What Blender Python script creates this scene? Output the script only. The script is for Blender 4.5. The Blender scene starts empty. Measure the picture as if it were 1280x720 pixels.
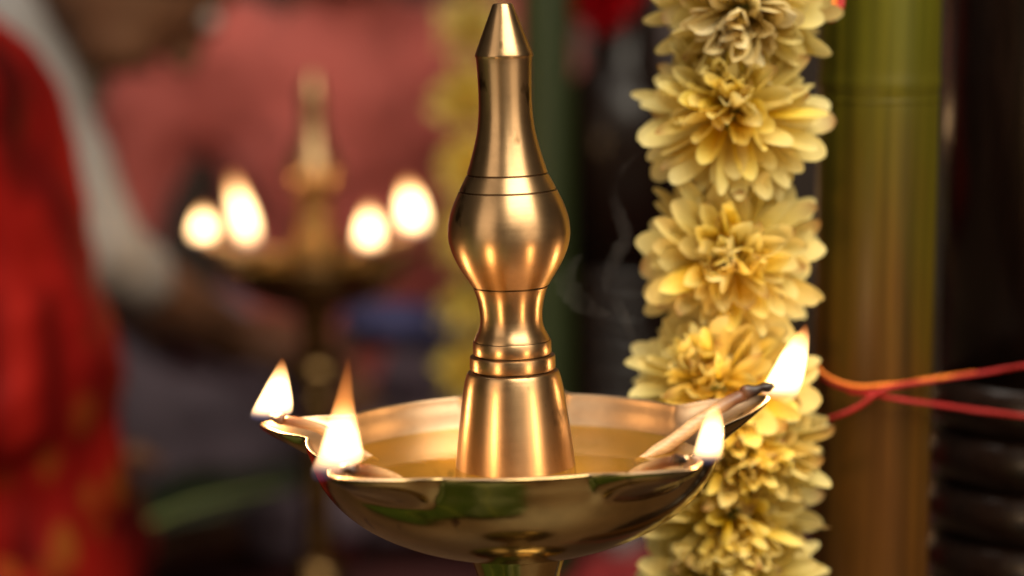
import bpy, bmesh, math, random
from math import sin, cos, pi, radians, sqrt, exp
from mathutils import Vector, Matrix, Euler, noise

random.seed(7)
sc = bpy.context.scene
COL = sc.collection
R = radians

# ------------------------------------------------------------------ camera
ZR = 0.450                       # height of the lamp bowl's rim above the floor
PITCH, DIST, FPX = R(8.3), 0.912, 85.0 / 36.0 * 1280.0
FWD = Vector((0, cos(PITCH), -sin(PITCH)))
UP = Vector((0, sin(PITCH), cos(PITCH)))
TZ = 0.0555                      # lamp axis point in the middle of the picture, above the rim
CAM = Vector((-0.0006, 0, ZR + TZ)) - FWD * DIST
cam = bpy.data.objects.new('camera', bpy.data.cameras.new('camera'))
COL.objects.link(cam)
cam.location = CAM
cam.rotation_euler = (R(90) - PITCH, 0, 0)
cam.data.lens, cam.data.sensor_width = 85, 36
cam.data.clip_start, cam.data.clip_end = 0.02, 60
cam.data.dof.use_dof = True
cam.data.dof.focus_distance = 0.903
cam.data.dof.aperture_fstop = 4.0
cam.data.dof.aperture_blades = 0
sc.camera = cam

# ------------------------------------------------------------------ world
w = bpy.data.worlds.new('World'); sc.world = w; w.use_nodes = True
bg = w.node_tree.nodes['Background']
bg.inputs[0].default_value = (0.085, 0.070, 0.055, 1)
bg.inputs[1].default_value = 0.45

# ------------------------------------------------------------------ unseen soft lights, added round the set
def area(name, loc, target, size, power, col, size_y=None):
    l = bpy.data.lights.new(name, 'AREA')
    l.energy, l.color, l.size = power, col, size
    if size_y: l.shape, l.size_y = 'RECTANGLE', size_y
    o = bpy.data.objects.new(name, l); COL.objects.link(o)
    o.location = loc
    o.rotation_euler = (Vector(target) - Vector(loc)).to_track_quat('-Z', 'Y').to_euler()
    return o
area('left_soft_light', (-1.15, -1.15, 1.05), (0, 0, 0.55), 1.0, 7.6, (1, 0.85, 0.67), 1.5)  # unseen soft light, placed for the left streak on the brass
area('room_light', (1.15, -1.25, 1.10), (0.1, 0.1, 0.5), 1.1, 8.2, (1, 0.84, 0.64), 1.5)
area('people_fill_light', (-0.5, 0.7, 2.5), (-0.3, 1.7, 0.4), 1.2, 18, (1, 0.90, 0.78))  # unseen overhead fill added for the people behind
area('garland_fill_light', (0.50, -0.75, 1.9), (0.12, 0.15, 0.50), 1.4, 62, (1, 0.91, 0.74))  # unseen overhead fill added to brighten the garland

# ------------------------------------------------------------------ exposure, engine
vs = sc.view_settings
sc.display_settings.display_device = 'sRGB'
vs.view_transform, vs.look, vs.exposure, vs.gamma = 'Standard', 'None', 0.0, 1.0
sc.render.engine = 'CYCLES'
cy = sc.cycles
cy.use_denoising = True
cy.max_bounces, cy.glossy_bounces, cy.diffuse_bounces = 10, 6, 3
cy.transparent_max_bounces, cy.volume_bounces = 24, 0
cy.sample_clamp_indirect = 4.0
cy.caustics_reflective = True
cy.blur_glossy = 0.6

# ------------------------------------------------------------------ helpers
def P(px, py, d):
    """A point of the place d metres along the view axis, seen at (px, py) of the 1280 px photograph."""
    return CAM + d * (FWD + Vector((1, 0, 0)) * ((px - 640) / FPX) + UP * ((360 - py) / FPX))
def axis_z(py):
    k = (360 - py) / FPX
    return k * DIST / (cos(PITCH) + k * sin(PITCH)) + TZ
def axis_r(py, hw):
    k = (360 - py) / FPX
    q = k * DIST / (cos(PITCH) + k * sin(PITCH))
    return hw * (DIST - q * sin(PITCH)) / FPX

def props(o, label=None, cat=None, group=None, kind=None):
    if label: o['label'] = label
    if cat: o['category'] = cat
    if group: o['group'] = group
    if kind: o['kind'] = kind
    return o
def empty(name, loc=(0, 0, 0), **kw):
    o = bpy.data.objects.new(name, None); COL.objects.link(o)
    o.location = loc; o.empty_display_size = 0.01
    return props(o, **kw)
def mobj(name, verts, faces, mat, parent=None, smooth=True, loc=None, **kw):
    me = bpy.data.meshes.new(name)
    me.from_pydata([tuple(v) for v in verts], [], faces)
    bm = bmesh.new(); bm.from_mesh(me)
    bmesh.ops.recalc_face_normals(bm, faces=bm.faces); bm.to_mesh(me); bm.free()
    if smooth: me.polygons.foreach_set('use_smooth', [True] * len(me.polygons))
    if mat: me.materials.append(mat)
    o = bpy.data.objects.new(name, me); COL.objects.link(o)
    if parent: o.parent = parent
    if loc is not None: o.location = loc
    return props(o, **kw)
def lathe(prof, n=96, cap=True):
    """prof: (radius, z) from top to bottom, or the other way."""
    v, f = [], []
    for r, z in prof:
        for i in range(n):
            a = 2 * pi * i / n
            v.append((r * cos(a), r * sin(a), z))
    for k in range(len(prof) - 1):
        for i in range(n):
            j = (i + 1) % n
            f.append((k * n + i, k * n + j, (k + 1) * n + j, (k + 1) * n + i))
    if cap:
        f.append(tuple(range(n))); m = (len(prof) - 1) * n
        f.append(tuple(range(m + n - 1, m - 1, -1)))
    return v, f
def spline(pts, n):
    """Catmull-Rom through pts (Vectors), n steps a span."""
    pts = [Vector(p) for p in pts]
    out = []
    for i in range(len(pts) - 1):
        a, b, c, d = pts[max(i - 1, 0)], pts[i], pts[i + 1], pts[min(i + 2, len(pts) - 1)]
        for k in range(n):
            t = k / n
            out.append(0.5 * ((2 * b) + (c - a) * t + (2 * a - 5 * b + 4 * c - d) * t * t + (3 * b - a - 3 * c + d) * t ** 3))
    out.append(pts[-1])
    return out
def tube(path, rad, n=12, wob=0.0, base=0):
    """Tube round a path; rad a number or a function of 0..1."""
    v, f = [], []
    m = len(path)
    ref = Vector((0.13, 0.21, 0.97))
    for k, p in enumerate(path):
        t = (path[min(k + 1, m - 1)] - path[max(k - 1, 0)]).normalized()
        s = t.cross(ref).normalized(); u = s.cross(t)
        r = rad(k / (m - 1)) if callable(rad) else rad
        for i in range(n):
            a = 2 * pi * i / n
            rr = r * (1 + wob * noise.noise(Vector((cos(a) * 1.3, sin(a) * 1.3, k * 0.35))))
            v.append(p + (s * cos(a) + u * sin(a)) * rr)
    for k in range(m - 1):
        for i in range(n):
            j = (i + 1) % n
            f.append(tuple(base + q for q in (k * n + i, k * n + j, (k + 1) * n + j, (k + 1) * n + i)))
    f.append(tuple(base + q for q in range(n))); q0 = (m - 1) * n
    f.append(tuple(base + q for q in range(q0 + n - 1, q0 - 1, -1)))
    return v, f
def smooth01(x):
    x = max(0.0, min(1.0, x)); return x * x * (3 - 2 * x)

# ------------------------------------------------------------------ materials
def mat(name):
    m = bpy.data.materials.new(name); m.use_nodes = True
    nt = m.node_tree
    return m, nt, nt.nodes['Principled BSDF'], nt.links.new
def N(nt, kind, **kw):
    n = nt.nodes.new(kind)
    for k, v in kw.items():
        if k.startswith('i_'): n.inputs[k[2:].replace('_', ' ')].default_value = v
        else: setattr(n, k, v)
    return n
def ramp(nt, stops):
    n = nt.nodes.new('ShaderNodeValToRGB')
    e = n.color_ramp.elements
    while len(e) > 1: e.remove(e[0])
    e[0].position, e[0].color = stops[0][0], (*stops[0][1], 1)
    for p, c in stops[1:]:
        x = e.new(p); x.color = (*c, 1)
    return n
def coords(nt, scale=(1, 1, 1), out='Object'):
    tc = nt.nodes.new('ShaderNodeTexCoord'); mp = nt.nodes.new('ShaderNodeMapping')
    mp.inputs['Scale'].default_value = scale
    nt.links.new(tc.outputs[out], mp.inputs['Vector'])
    return mp.outputs['Vector']

def brass(name, base, rough, aniso, tarnish=0.5, brush=0.35, warm=(0.42, 0.25, 0.11), blotches=False):
    m, nt, b, L = mat(name)
    b.inputs['Metallic'].default_value = 1
    # uneven tone: cloudy handling marks, small dark pits
    n1 = N(nt, 'ShaderNodeTexNoise', i_Scale=26.0, i_Detail=7.0, i_Roughness=0.66)
    L(coords(nt), n1.inputs['Vector'])
    r1 = ramp(nt, [(0.30, tuple(c * (1 - 0.38 * tarnish) for c in base)), (0.52, base), (0.75, tuple(min(1, c * 1.06) for c in base))])
    L(n1.outputs['Fac'], r1.inputs['Fac'])
    n2 = N(nt, 'ShaderNodeTexNoise', i_Scale=80.0, i_Detail=3.0, i_Roughness=0.5)
    L(coords(nt, (1, 1, 0.55)), n2.inputs['Vector'])
    r2 = ramp(nt, [(0.0, (0, 0, 0)), (0.655, (0, 0, 0)), (0.71, (1, 1, 1))])
    L(n2.outputs['Fac'], r2.inputs['Fac'])
    mx = N(nt, 'ShaderNodeMix', data_type='RGBA'); mx.inputs[7].default_value = (*[c * 0.35 for c in warm], 1)
    L(r2.outputs['Color'], mx.inputs[0]); L(r1.outputs['Color'], mx.inputs[6])
    last = mx.outputs[2]
    if blotches or rough > 0.4:
        # soot on the tips of the beaks
        tc = N(nt, 'ShaderNodeTexCoord'); sx = N(nt, 'ShaderNodeVectorMath', operation='MULTIPLY'); sx.inputs[1].default_value = (1, 1, 0)
        ln = N(nt, 'ShaderNodeVectorMath', operation='LENGTH'); L(tc.outputs['Object'], sx.inputs[0]); L(sx.outputs[0], ln.inputs[0])
        ma = N(nt, 'ShaderNodeMath', operation='MULTIPLY_ADD'); ma.inputs[1].default_value = 0.022
        L(n1.outputs['Fac'], ma.inputs[0]); L(ln.outputs['Value'], ma.inputs[2])
        ms = N(nt, 'ShaderNodeMapRange', interpolation_type='SMOOTHSTEP'); ms.inputs[1].default_value = 0.106; ms.inputs[2].default_value = 0.116; ms.inputs[4].default_value = 0.85
        L(ma.outputs[0], ms.inputs[0])
        m5 = N(nt, 'ShaderNodeMix', data_type='RGBA'); m5.inputs[7].default_value = (0.05, 0.03, 0.015, 1)
        L(ms.outputs[0], m5.inputs[0]); L(last, m5.inputs[6]); last = m5.outputs[2]
    if blotches:
        # a few large ragged dark brown patches
        n4 = N(nt, 'ShaderNodeTexNoise', i_Scale=24.0, i_Detail=4.0, i_Roughness=0.55)
        L(coords(nt), n4.inputs['Vector'])
        r4 = ramp(nt, [(0.0, (0, 0, 0)), (0.58, (0, 0, 0)), (0.66, (0.85, 0.85, 0.85))])
        L(n4.outputs['Fac'], r4.inputs['Fac'])
        m4 = N(nt, 'ShaderNodeMix', data_type='RGBA'); m4.inputs[7].default_value = (0.12, 0.08, 0.035, 1)
        L(r4.outputs['Color'], m4.inputs[0]); L(last, m4.inputs[6]); last = m4.outputs[2]
    L(last, b.inputs['Base Color'])
    # turning marks: fine rings round the axis
    n3 = N(nt, 'ShaderNodeTexNoise', i_Scale=1.0, i_Detail=5.0, i_Roughness=0.7)
    L(coords(nt, (9, 9, 850)), n3.inputs['Vector'])
    mr = N(nt, 'ShaderNodeMapRange'); mr.inputs[3].default_value = rough * 0.72; mr.inputs[4].default_value = rough * 1.3
    ad = N(nt, 'ShaderNodeMath', operation='ADD'); ml = N(nt, 'ShaderNodeMath', operation='MULTIPLY'); ml.inputs[1].default_value = 0.5
    L(n3.outputs['Fac'], ad.inputs[0]); L(n1.outputs['Fac'], ad.inputs[1]); L(ad.outputs[0], ml.inputs[0])
    L(ml.outputs[0], mr.inputs[0]); L(mr.outputs[0], b.inputs['Roughness'])
    bp = N(nt, 'ShaderNodeBump', i_Strength=brush, i_Distance=0.00006)
    L(n3.outputs['Fac'], bp.inputs['Height']); L(bp.outputs['Normal'], b.inputs['Normal'])
    if aniso:
        b.inputs['Anisotropic'].default_value = aniso
        b.inputs['Anisotropic Rotation'].default_value = 0.25
        tg = N(nt, 'ShaderNodeTangent', direction_type='RADIAL', axis='Z')
        L(tg.outputs[0], b.inputs['Tangent'])
    return m

def plain(name, col, rough=0.6, var=0.25, scale=30, bump=0.0, dist=0.001, spec=0.5, stretch=(1, 1, 1), sheen=0.0):
    m, nt, b, L = mat(name)
    n1 = N(nt, 'ShaderNodeTexNoise', i_Scale=scale, i_Detail=5.0, i_Roughness=0.6)
    L(coords(nt, stretch), n1.inputs['Vector'])
    r1 = ramp(nt, [(0.25, tuple(c * (1 - var) for c in col)), (0.75, tuple(min(1, c * (1 + var)) for c in col))])
    L(n1.outputs['Fac'], r1.inputs['Fac']); L(r1.outputs['Color'], b.inputs['Base Color'])
    b.inputs['Roughness'].default_value = rough
    b.inputs['Specular IOR Level'].default_value = spec
    if sheen: b.inputs['Sheen Weight'].default_value = sheen
    if bump:
        bp = N(nt, 'ShaderNodeBump', i_Strength=bump, i_Distance=dist)
        L(n1.outputs['Fac'], bp.inputs['Height']); L(bp.outputs['Normal'], b.inputs['Normal'])
    return m

BR = (0.50, 0.310, 0.155)
M_spire = brass('brushed brass', BR, 0.34, 0.62, 1.0, 0.5)
M_inner = brass('brushed brass inside', (0.60, 0.41, 0.25), 0.42, 0.4, 0.7, 0.3)
M_bowl = brass('polished brass', (0.43, 0.30, 0.115), 0.16, 0.0, 0.8, 0.08, blotches=True)
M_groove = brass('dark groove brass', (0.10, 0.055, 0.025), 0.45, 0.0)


def wick_mat(name, burn):
    m, nt, b, L = mat(name)
    n1 = N(nt, 'ShaderNodeTexNoise', i_Scale=1.0, i_Detail=4.0)
    L(coords(nt, (260, 260, 900)), n1.inputs['Vector'])
    r1 = ramp(nt, [(0.3, (0.40, 0.22, 0.095)), (0.7, (0.58, 0.36, 0.17))])
    at = N(nt, 'ShaderNodeAttribute', attribute_name='along')
    ad = N(nt, 'ShaderNodeMath', operation='MULTIPLY_ADD'); ad.inputs[1].default_value = 0.16
    L(n1.outputs['Fac'], ad.inputs[0]); L(at.outputs['Fac'], ad.inputs[2])
    rk = ramp(nt, burn); L(ad.outputs[0], rk.inputs['Fac'])
    L(n1.outputs['Fac'], r1.inputs['Fac'])
    mk = N(nt, 'ShaderNodeMix', data_type='RGBA', blend_type='MULTIPLY'); mk.inputs[0].default_value = 1.0
    L(r1.outputs['Color'], mk.inputs[6]); L(rk.outputs['Color'], mk.inputs[7]); L(mk.outputs[2], b.inputs['Base Color'])
    b.inputs['Roughness'].default_value = 0.42
    b.inputs['Subsurface Weight'].default_value = 0.25
    b.inputs['Subsurface Radius'].default_value = (0.004, 0.002, 0.001)
    b.inputs['Subsurface Scale'].default_value = 0.5
    bp = N(nt, 'ShaderNodeBump', i_Strength=0.25, i_Distance=0.0004)
    L(n1.outputs['Fac'], bp.inputs['Height']); L(bp.outputs['Normal'], b.inputs['Normal'])
    return m
M_wick = wick_mat('oiled cotton', [(0.0, (1, 1, 1)), (0.78, (1, 1, 1)), (1.02, (0.30, 0.18, 0.14))])
M_char = wick_mat('charred cotton', [(0.0, (0.34, 0.20, 0.15)), (0.28, (0.05, 0.035, 0.04)), (1.0, (0.02, 0.016, 0.02))])

def oil_mat():
    m, nt, b, L = mat('lamp oil')
    nt.nodes.remove(b); out = nt.nodes['Material Output']
    tr = N(nt, 'ShaderNodeBsdfTransparent'); tr.inputs[0].default_value = (0.97, 0.74, 0.30, 1)
    gl = N(nt, 'ShaderNodeBsdfGlossy', i_Roughness=0.03); gl.inputs[0].default_value = (1, 1, 1, 1)
    fr = N(nt, 'ShaderNodeFresnel', i_IOR=1.47)
    nz = N(nt, 'ShaderNodeTexNoise', i_Scale=90.0, i_Detail=2.0); L(coords(nt), nz.inputs['Vector'])
    bp = N(nt, 'ShaderNodeBump', i_Strength=0.10, i_Distance=0.0006); L(nz.outputs['Fac'], bp.inputs['Height'])
    L(bp.outputs[0], gl.inputs['Normal']); L(bp.outputs[0], fr.inputs['Normal'])
    mx = N(nt, 'ShaderNodeMixShader'); L(fr.outputs[0], mx.inputs[0]); L(tr.outputs[0], mx.inputs[1]); L(gl.outputs[0], mx.inputs[2])
    df = N(nt, 'ShaderNodeBsdfDiffuse'); df.inputs[0].default_value = (0.80, 0.46, 0.06, 1)
    m2 = N(nt, 'ShaderNodeMixShader'); m2.inputs[0].default_value = 0.16; L(tr.outputs[0], m2.inputs[1]); L(df.outputs[0], m2.inputs[2])
    L(m2.outputs[0], mx.inputs[1])
    L(mx.outputs[0], out.inputs['Surface'])
    return m
M_oil = oil_mat()

def flame_mat(name, power, orange, upper=(1.0, 0.46, 0.15)):
    """A burning gas: light given off by the volume inside the flame's own outline."""
    m, nt, b, L = mat(name)
    nt.nodes.remove(b); out = nt.nodes['Material Output']
    tc = N(nt, 'ShaderNodeTexCoord'); sp = N(nt, 'ShaderNodeSeparateXYZ')
    L(tc.outputs['Generated'], sp.inputs[0])
    rc = ramp(nt, [(0.0, (0.06, 0.08, 0.26)), (0.07, (0.22, 0.16, 0.20)), (0.17, (1.0, 0.60, 0.27)), (orange, (1.0, 0.62, 0.27)), (min(0.95, orange + 0.22), upper), (1.0, (1.0, 0.22, 0.03))])
    rs = ramp(nt, [(0.0, (0.02,) * 3), (0.07, (0.06,) * 3), (0.28, (0.9,) * 3), (orange, (1.0,) * 3), (min(0.97, orange + 0.27), (0.30,) * 3), (1.0, (0.05,) * 3)])
    L(sp.outputs[2], rc.inputs[0]); L(sp.outputs[2], rs.inputs[0])
    ml = N(nt, 'ShaderNodeMath', operation='MULTIPLY'); ml.inputs[1].default_value = power
    L(rs.outputs[0], ml.inputs[0])
    em = N(nt, 'ShaderNodeEmission'); L(rc.outputs[0], em.inputs[0]); L(ml.outputs[0], em.inputs[1])
    L(em.outputs[0], out.inputs['Volume'])
    return m
M_flame = flame_mat('flame', 850, 0.60)
M_flame_tall = flame_mat('tall flame', 600, 0.40, (1.0, 0.34, 0.07))

def petal_mat(name, tip, mid, base, bruise=(0.42, 0.19, 0.04, 1)):
    m, nt, b, L = mat(name)
    out = nt.nodes['Material Output']
    at = N(nt, 'ShaderNodeAttribute', attribute_name='along')
    r1 = ramp(nt, [(0.0, base), (0.45, mid), (1.0, tip)])
    L(at.outputs['Fac'], r1.inputs[0])
    oi = N(nt, 'ShaderNodeObjectInfo')
    hs = N(nt, 'ShaderNodeHueSaturation')
    mr = N(nt, 'ShaderNodeMapRange'); mr.inputs[3].default_value = 0.90; mr.inputs[4].default_value = 1.15
    L(oi.outputs['Random'], mr.inputs[0]); L(mr.outputs[0], hs.inputs['Saturation'])
    mr2 = N(nt, 'ShaderNodeMapRange'); mr2.inputs[3].default_value = 0.86; mr2.inputs[4].default_value = 1.08
    L(oi.outputs['Random'], mr2.inputs[0]); L(mr2.outputs[0], hs.inputs['Value'])
    nz = N(nt, 'ShaderNodeTexNoise', i_Scale=1.0, i_Detail=3.0); L(coords(nt, (700, 60, 60)), nz.inputs['Vector'])
    bp = N(nt, 'ShaderNodeBump', i_Strength=0.3, i_Distance=0.0004); L(nz.outputs['Fac'], bp.inputs['Height'])
    L(bp.outputs[0], b.inputs['Normal'])
    # a few petals have bruised, browned tips
    pw = N(nt, 'ShaderNodeMath', operation='POWER'); pw.inputs[1].default_value = 7.0; L(at.outputs['Fac'], pw.inputs[0])
    gt = N(nt, 'ShaderNodeMath', operation='GREATER_THAN'); gt.inputs[1].default_value = 0.86; gi = N(nt, 'ShaderNodeNewGeometry'); ra = N(nt, 'ShaderNodeMath', operation='ADD'); rf = N(nt, 'ShaderNodeMath', operation='FRACT')
    L(oi.outputs['Random'], ra.inputs[0]); L(gi.outputs['Random Per Island'], ra.inputs[1]); L(ra.outputs[0], rf.inputs[0])
    L(rf.outputs[0], gt.inputs[0])
    pm = N(nt, 'ShaderNodeMath', operation='MULTIPLY'); L(pw.outputs[0], pm.inputs[0]); L(gt.outputs[0], pm.inputs[1])
    br = N(nt, 'ShaderNodeMix', data_type='RGBA'); br.inputs[7].default_value = bruise
    L(pm.outputs[0], br.inputs[0]); L(r1.outputs[0], br.inputs[6])
    L(br.outputs[2], hs.inputs['Color']); L(hs.outputs[0], b.inputs['Base Color'])
    b.inputs['Roughness'].default_value = 0.5
    b.inputs['Specular IOR Level'].default_value = 0.3
    tl = N(nt, 'ShaderNodeBsdfTranslucent'); L(hs.outputs[0], tl.inputs[0])
    mx = N(nt, 'ShaderNodeMixShader'); mx.inputs[0].default_value = 0.42
    L(b.outputs[0], mx.inputs[1]); L(tl.outputs[0], mx.inputs[2]); L(mx.outputs[0], out.inputs['Surface'])
    return m
M_petal = petal_mat('yellow petal', (0.93, 0.80, 0.32), (0.93, 0.72, 0.12), (0.86, 0.57, 0.018))
M_petal_pale = petal_mat('cream petal', (0.84, 0.72, 0.42), (0.86, 0.72, 0.34), (0.82, 0.63, 0.18), (0.75, 0.55, 0.25, 1))
M_petal_red = petal_mat('red petal', (0.50, 0.01, 0.02), (0.42, 0.01, 0.01), (0.25, 0.0, 0.01), (0.2, 0.005, 0.005, 1))
M_calyx = plain('flower base', (0.20, 0.24, 0.05), 0.6, 0.3, 200)
M_thread = plain('red thread', (0.36, 0.008, 0.007), 0.6, 0.25, 500, 0.4, 0.0004)
M_thread_o = plain('orange thread', (0.85, 0.22, 0.02), 0.6, 0.2, 500, 0.4, 0.0004)

def bamboo_mat():
    m, nt, b, L = mat('bamboo')
    n1 = N(nt, 'ShaderNodeTexNoise', i_Scale=1.0, i_Detail=6.0, i_Roughness=0.6)
    L(coords(nt, (120, 120, 3)), n1.inputs['Vector'])
    n2 = N(nt, 'ShaderNodeTexNoise', i_Scale=16.0, i_Detail=5.0)
    L(coords(nt, (1.6, 1.6, 0.35)), n2.inputs['Vector'])
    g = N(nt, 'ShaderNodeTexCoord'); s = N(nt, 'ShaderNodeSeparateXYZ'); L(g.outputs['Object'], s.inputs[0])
    # green cane; warm reflections lower down are painted in as brown
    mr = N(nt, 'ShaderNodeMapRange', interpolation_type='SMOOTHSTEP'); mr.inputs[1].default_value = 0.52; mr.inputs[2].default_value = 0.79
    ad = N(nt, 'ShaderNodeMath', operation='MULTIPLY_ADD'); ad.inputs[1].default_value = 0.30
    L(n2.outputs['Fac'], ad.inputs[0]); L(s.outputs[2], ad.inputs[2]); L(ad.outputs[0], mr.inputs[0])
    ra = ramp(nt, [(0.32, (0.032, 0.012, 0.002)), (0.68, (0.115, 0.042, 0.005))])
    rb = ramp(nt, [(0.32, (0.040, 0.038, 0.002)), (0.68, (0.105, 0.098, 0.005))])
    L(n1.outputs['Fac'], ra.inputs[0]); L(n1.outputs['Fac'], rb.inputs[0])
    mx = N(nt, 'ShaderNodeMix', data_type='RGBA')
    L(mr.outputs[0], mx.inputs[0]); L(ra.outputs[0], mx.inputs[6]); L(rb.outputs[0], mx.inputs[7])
    L(mx.outputs[2], b.inputs['Base Color'])
    b.inputs['Roughness'].default_value = 0.40
    b.inputs['Specular IOR Level'].default_value = 0.25
    bp = N(nt, 'ShaderNodeBump', i_Strength=0.25, i_Distance=0.0006)
    L(n1.outputs['Fac'], bp.inputs['Height']); L(bp.outputs[0], b.inputs['Normal'])
    return m
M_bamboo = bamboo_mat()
M_black = plain('black lacquered wood', (0.010, 0.005, 0.0035), 0.23, 0.5, 60, 0.12, 0.0008, 0.28, stretch=(3, 3, 0.4))

# ------------------------------------------------------------------ the setting
M_floor = plain('floor tiles', (0.10, 0.060, 0.036), 0.35, 0.35, 6, 0.0)
M_wall = plain('back wall', (0.060, 0.040, 0.030), 0.8, 0.3, 3)
fl = mobj('floor', [(-6, -3, 0), (6, -3, 0), (6, 5, 0), (-6, 5, 0)], [(0, 1, 2, 3)], M_floor, kind='structure')
bw = mobj('wall', [(-6, 3.3, 0), (6, 3.3, 0), (6, 3.3, 3.2), (-6, 3.3, 3.2), (-6, 3.4, 0), (6, 3.4, 0), (6, 3.4, 3.2), (-6, 3.4, 3.2)],
          [(0, 1, 2, 3), (5, 4, 7, 6), (3, 2, 6, 7), (1, 5, 6, 2), (4, 0, 3, 7)], M_wall, smooth=False, kind='structure')

# ------------------------------------------------------------------ the brass lamp
TILT = R(-1.6)
R0, BD, NSP = 0.0765, 0.0455, 5
SP_RISE = (0.0060, 0.0030, 0.0005, 0.0040, 0.0040)
SP_ANG = [R(18 + 72 * k) for k in range(5)]
SP_L, SP_W = 0.028, R(19)
def near_spout(phi):
    ds = [((phi - a + pi) % (2 * pi)) - pi for a in SP_ANG]
    k = min(range(5), key=lambda q: abs(ds[q]))
    return k, ds[k]
def bowl_pt(phi, s):
    """s 0 at the middle of the bottom, 1 at the rim."""
    c = cos(s * pi / 2)
    z = -BD * c
    r = R0 * max(0.0, 1 - c ** 2.15) ** 0.52
    k, d = near_spout(phi)
    u = min(1.0, sqrt((d / SP_W) ** 2 + 0.003))
    sh = max(0.0, 1 - u) ** 1.08
    sh *= smooth01((1 - u) / 0.5)
    g = smooth01((z + 0.0125) / 0.0125)
    r += SP_L * sh * g
    z += SP_RISE[k] * sh * g
    # the rim turns out a touch
    r += 0.0012 * smooth01((s - 0.9) / 0.1)
    return Vector((r * cos(phi), r * sin(phi), z))
LAMP = Matrix.Translation((0.0004, 0, ZR)) @ Matrix.Rotation(TILT, 4, 'Y')

def make_bowl(parent):
    phis = []
    n = 420
    for i in range(n):
        phis.append(2 * pi * i / n)
    ss = [0.22 + 0.78 * (k / 44) for k in range(45)]
    v, f = [], []
    for s in ss:
        for p in phis: v.append(bowl_pt(p, s))
    for k in range(len(ss) - 1):
        for i in range(n):
            j = (i + 1) % n
            f.append((k * n + i, k * n + j, (k + 1) * n + j, (k + 1) * n + i))
    f.append(tuple(range(n - 1, -1, -1)))
    o = mobj('bowl', v, f, M_bowl, parent)
    o.data.materials.append(M_inner)
    so = o.modifiers.new('thickness', 'SOLIDIFY'); so.thickness = 0.0019; so.offset = 1; so.material_offset = 1; so.material_offset_rim = 1
    bv = o.modifiers.new('rim', 'BEVEL'); bv.width = 0.0006; bv.segments = 2; bv.limit_method = 'ANGLE'; bv.angle_limit = R(50)
    return o

SPIRE = {
 'tip': [(4, 10), (4.6, 12), (6.5, 13.2), (20, 18.2), (40, 26), (60, 33.6), (67, 36.2), (69, 36.6), (70, 36.2)],
 'neck': [(70, 36), (74, 35.2), (88, 34.3), (105, 33.7), (122, 33.4), (138, 33.8), (152, 35), (166, 37), (180, 40.2), (194, 44), (206, 47.6), (215.5, 50.6)],
 'band': [(218, 51.4), (222, 53.4), (230, 57.6), (236, 60.6)],
 'bulb': [(238.5, 61.8), (246, 65.4), (255, 69.4), (264, 72.6), (274, 75.2), (284, 76.4), (293, 76.6), (302, 75.4), (312, 72.6), (322, 68.6), (332, 63.4), (342, 57.2), (350, 52), (356, 48.4)],
 'waist': [(358.5, 47.2), (364, 44.8), (372, 42.2), (382, 40.2), (392, 39.1), (400, 39), (407, 40), (413, 42), (418, 44.6), (422, 46.6), (424.5, 47.4)],
 'collar': [(425, 48.3), (426, 49), (440, 49.2), (441.3, 48.4)],
 'ring': [(443.4, 51.5), (444.2, 53), (446, 53.5), (458, 53.6), (460, 53), (460.6, 51.6)],
 'bell': [(462.6, 50.5), (463.2, 55.5), (465, 57.4), (470, 59.2), (480, 61.6), (500, 64.8), (530, 69), (560, 72.6), (590, 75.8), (602, 77), (625, 79)],
}
def fine(prof, n=5):
    """Catmull-Rom refinement of a profile with many gentle points."""
    pts = spline([(a, b, 0) for a, b in prof], n)
    return [(p.x, p.y) for p in pts]
def make_spire(parent):
    for name, prof in SPIRE.items():
        if name in ('neck', 'bulb', 'waist', 'bell', 'band'): prof = fine(prof)
        v, f = lathe([(axis_r(y, h), axis_z(y)) for y, h in prof], 128)
        o = mobj(name, v, f, M_spire, parent)
        e = o.modifiers.new('es', 'EDGE_SPLIT'); e.split_angle = R(38)
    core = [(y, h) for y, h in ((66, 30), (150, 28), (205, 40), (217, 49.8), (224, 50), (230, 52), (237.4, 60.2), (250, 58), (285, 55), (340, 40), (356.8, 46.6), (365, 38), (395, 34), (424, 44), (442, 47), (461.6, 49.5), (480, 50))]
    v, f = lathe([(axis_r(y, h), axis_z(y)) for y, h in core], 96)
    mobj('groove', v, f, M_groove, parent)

def make_lamp(label, ped_bottom):
    t = empty('brass_oil_lamp', label=label, cat='oil lamp')
    make_bowl(t)
    make_spire(t)
    # stem under the bowl, turned with knobs, and the foot
    zb = -BD + 0.002
    H = ped_bottom
    prof = [(0.0195, zb), (0.0185, zb - 0.004), (0.0165, zb - 0.010), (0.0142, zb - 0.020), (0.013, zb - 0.032), (0.0145, zb - 0.040)]
    v, f = lathe(prof, 72); mobj('stem', v, f, M_bowl, t)
    z1 = zb - 0.040
    knob = [(0.0145 + 0.014 * sin(pi * k / 12) ** 0.8, z1 - 0.034 * k / 12) for k in range(13)]
    v, f = lathe(knob, 72); mobj('knob', v, f, M_bowl, t)
    z2 = z1 - 0.034
    span = z2 - (H + 0.085)
    low = [(0.0145, z2)] + [(0.0125 + 0.003 * abs(sin(k * pi / 4)), z2 - span * k / 16) for k in range(1, 16)] + [(0.016, H + 0.085)]
    v, f = lathe(low, 48); mobj('pillar_stem', v, f, M_bowl, t)
    foot = [(0.016, H + 0.085), (0.026, H + 0.075), (0.024, H + 0.06), (0.034, H + 0.045), (0.06, H + 0.026), (0.078, H + 0.014), (0.083, H + 0.006), (0.083, H + 0.0002)]
    v, f = lathe(foot, 72); mobj('foot', v, f, M_bowl, t)
    return t
lamp = make_lamp('large sharp brass oil lamp with tapering spire and five-beaked bowl in the foreground', -ZR)
lamp.matrix_world = LAMP

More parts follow.
